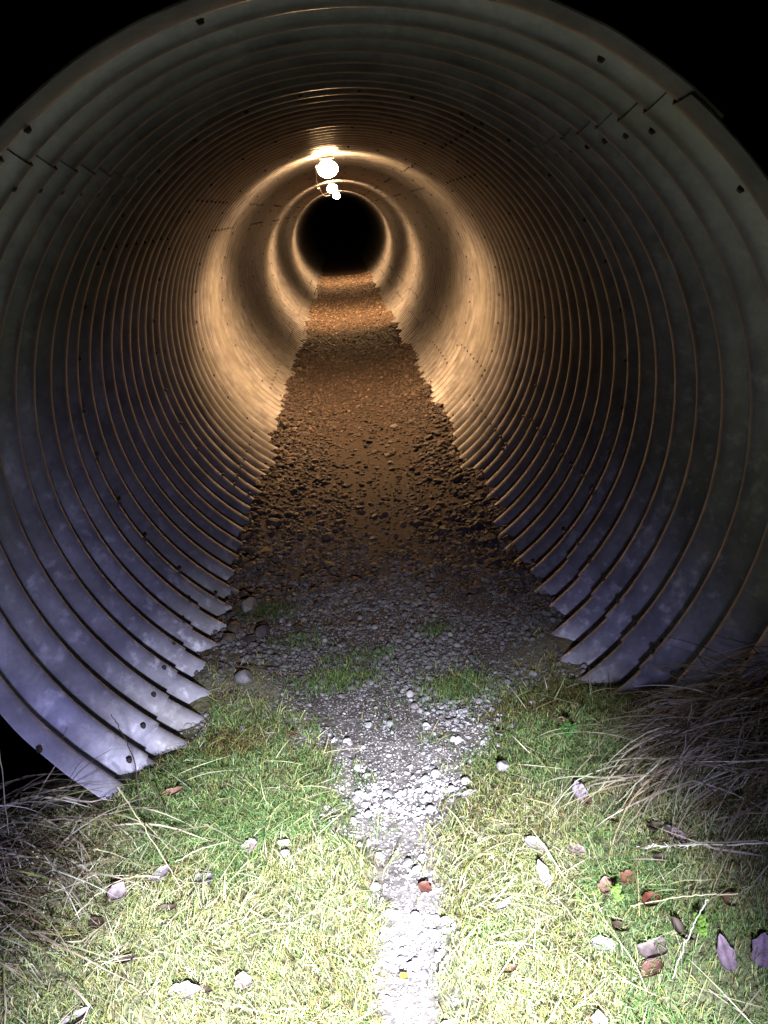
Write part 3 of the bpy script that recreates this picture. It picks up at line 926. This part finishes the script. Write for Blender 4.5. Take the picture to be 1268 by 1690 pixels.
# ------------------------------------------------------------------ single stalks and twigs
def stalk(name, cat, label, pts, r, col, taper=0.5, head=False):
    P = np.array(pts, float)
    P[:, 2] += gh(P[:, 0], P[:, 1])
    t = np.linspace(0, 1, len(P)); tt = np.linspace(0, 1, 24)
    Q = np.stack([np.interp(tt, t, P[:, i]) for i in range(3)], -1)
    for _ in range(4): Q[1:-1] = (Q[:-2] + Q[1:-1] * 2 + Q[2:]) / 4
    rr = np.random.default_rng(int(abs(P[0, 0]) * 1e4)); Q[1:-1] += rr.normal(0, 0.0012, Q[1:-1].shape)
    V, F = tube(Q, r, 6, taper)
    parts = [(V, F, np.tile(np.array(col), (len(V), 1)))]
    root = Q[0].copy()
    o = mesh(name, V - root, F, M_DRY, cols=parts[0][2]); o.location = root
    tag(o, label, cat)
    if head:
        hv = []
        for k in range(26):
            s = rr.uniform(0.55, 1.0); p = Q[int(s * 23)]; d = Q[23] - Q[18]; d = d / np.linalg.norm(d) + rr.normal(0, 0.45, 3); d /= np.linalg.norm(d)
            v, f = tube([p, p + d * 0.006, p + d * 0.014], 0.0016, 5, 0.2); hv.append((v, f, np.tile(np.array(col) * 1.15, (len(v), 1))))
        V, F, C = join(hv); mesh('seed_head', V - root, F, M_DRY, o, C)
ST = (0.52, 0.47, 0.30); WH = (0.62, 0.62, 0.56); DK = (0.06, 0.045, 0.035); GR = (0.30, 0.27, 0.21)
stalk('straw', 'straw', 'long pale straw leaning from the corner of the pipe down across a lavender leaf', [(-.70, -.02, .09), (-.61, -.13, .06), (-.52, -.25, .02)], .0018, ST)
stalk('straw', 'straw', 'short pale straw lying in green grass between the pipe corner and a pinkish leaf', [(-.55, -.165, .02), (-.50, -.12, .03), (-.44, -.075, .02)], .0016, ST)
stalk('straw', 'straw', 'pale straw slanting through olive grass at left beside a mauve leaf', [(-.72, -.355, .02), (-.67, -.28, .04), (-.60, -.20, .02)], .0018, ST)
stalk('straw', 'straw', 'whitish seeded straw reaching in from the right edge of the photo', [(.80, -.47, .05), (.70, -.42, .05), (.60, -.34, .04), (.525, -.285, .03)], .0019, WH, .6, True)
stalk('straw', 'straw', 'pale straight straw lying under a deep red brown leaf on the right', [(.66, -.50, .03), (.57, -.46, .035), (.47, -.415, .02)], .0018, ST)
stalk('straw', 'straw', 'pale straw bent above the large oval lavender leaf at lower right', [(.60, -.50, .05), (.55, -.54, .05), (.49, -.60, .02)], .0016, WH)
stalk('twig', 'twig', 'thin dark twig lying on the stones at the foot of the left wall', [(-.53, .86, .02), (-.42, .80, .03), (-.29, .79, .015)], .0022, DK)
stalk('twig', 'twig', 'dark hooked stem standing against the lower left steel wall', [(-.66, -.02, .02), (-.655, .02, .16), (-.69, .06, .22), (-.70, .05, .27)], .0018, DK)
stalk('twig', 'twig', 'thin dark stem bending over the bottom corner of the pipe at left', [(-.60, .0, .03), (-.63, .0, .13), (-.58, .02, .17), (-.50, .05, .13)], .0016, DK)
stalk('dry_stalk', 'dry stalk', 'tall thin stem rising from the dead grass at left in front of the steel wall', [(-.93, -.14, .05), (-.90, -.12, .3), (-.86, -.08, .56)], .0014, GR)
stalk('dry_stalk', 'dry stalk', 'thin upright stem in front of the dead grass on the right bank', [(.60, -.30, .0), (.62, -.28, .14), (.66, -.24, .30)], .0012, GR)
stalk('dry_stalk', 'dry stalk', 'dark stiff stem sticking up over the steel rim at right', [(.86, -.02, .02), (.82, .0, .12), (.78, .03, .20)], .0018, DK)
stalk('dry_stalk', 'dry stalk', 'dark slanting stem crossing the last steel rib at the right edge', [(.98, -.02, .04), (.90, .02, .16), (.84, .06, .20)], .0016, DK)
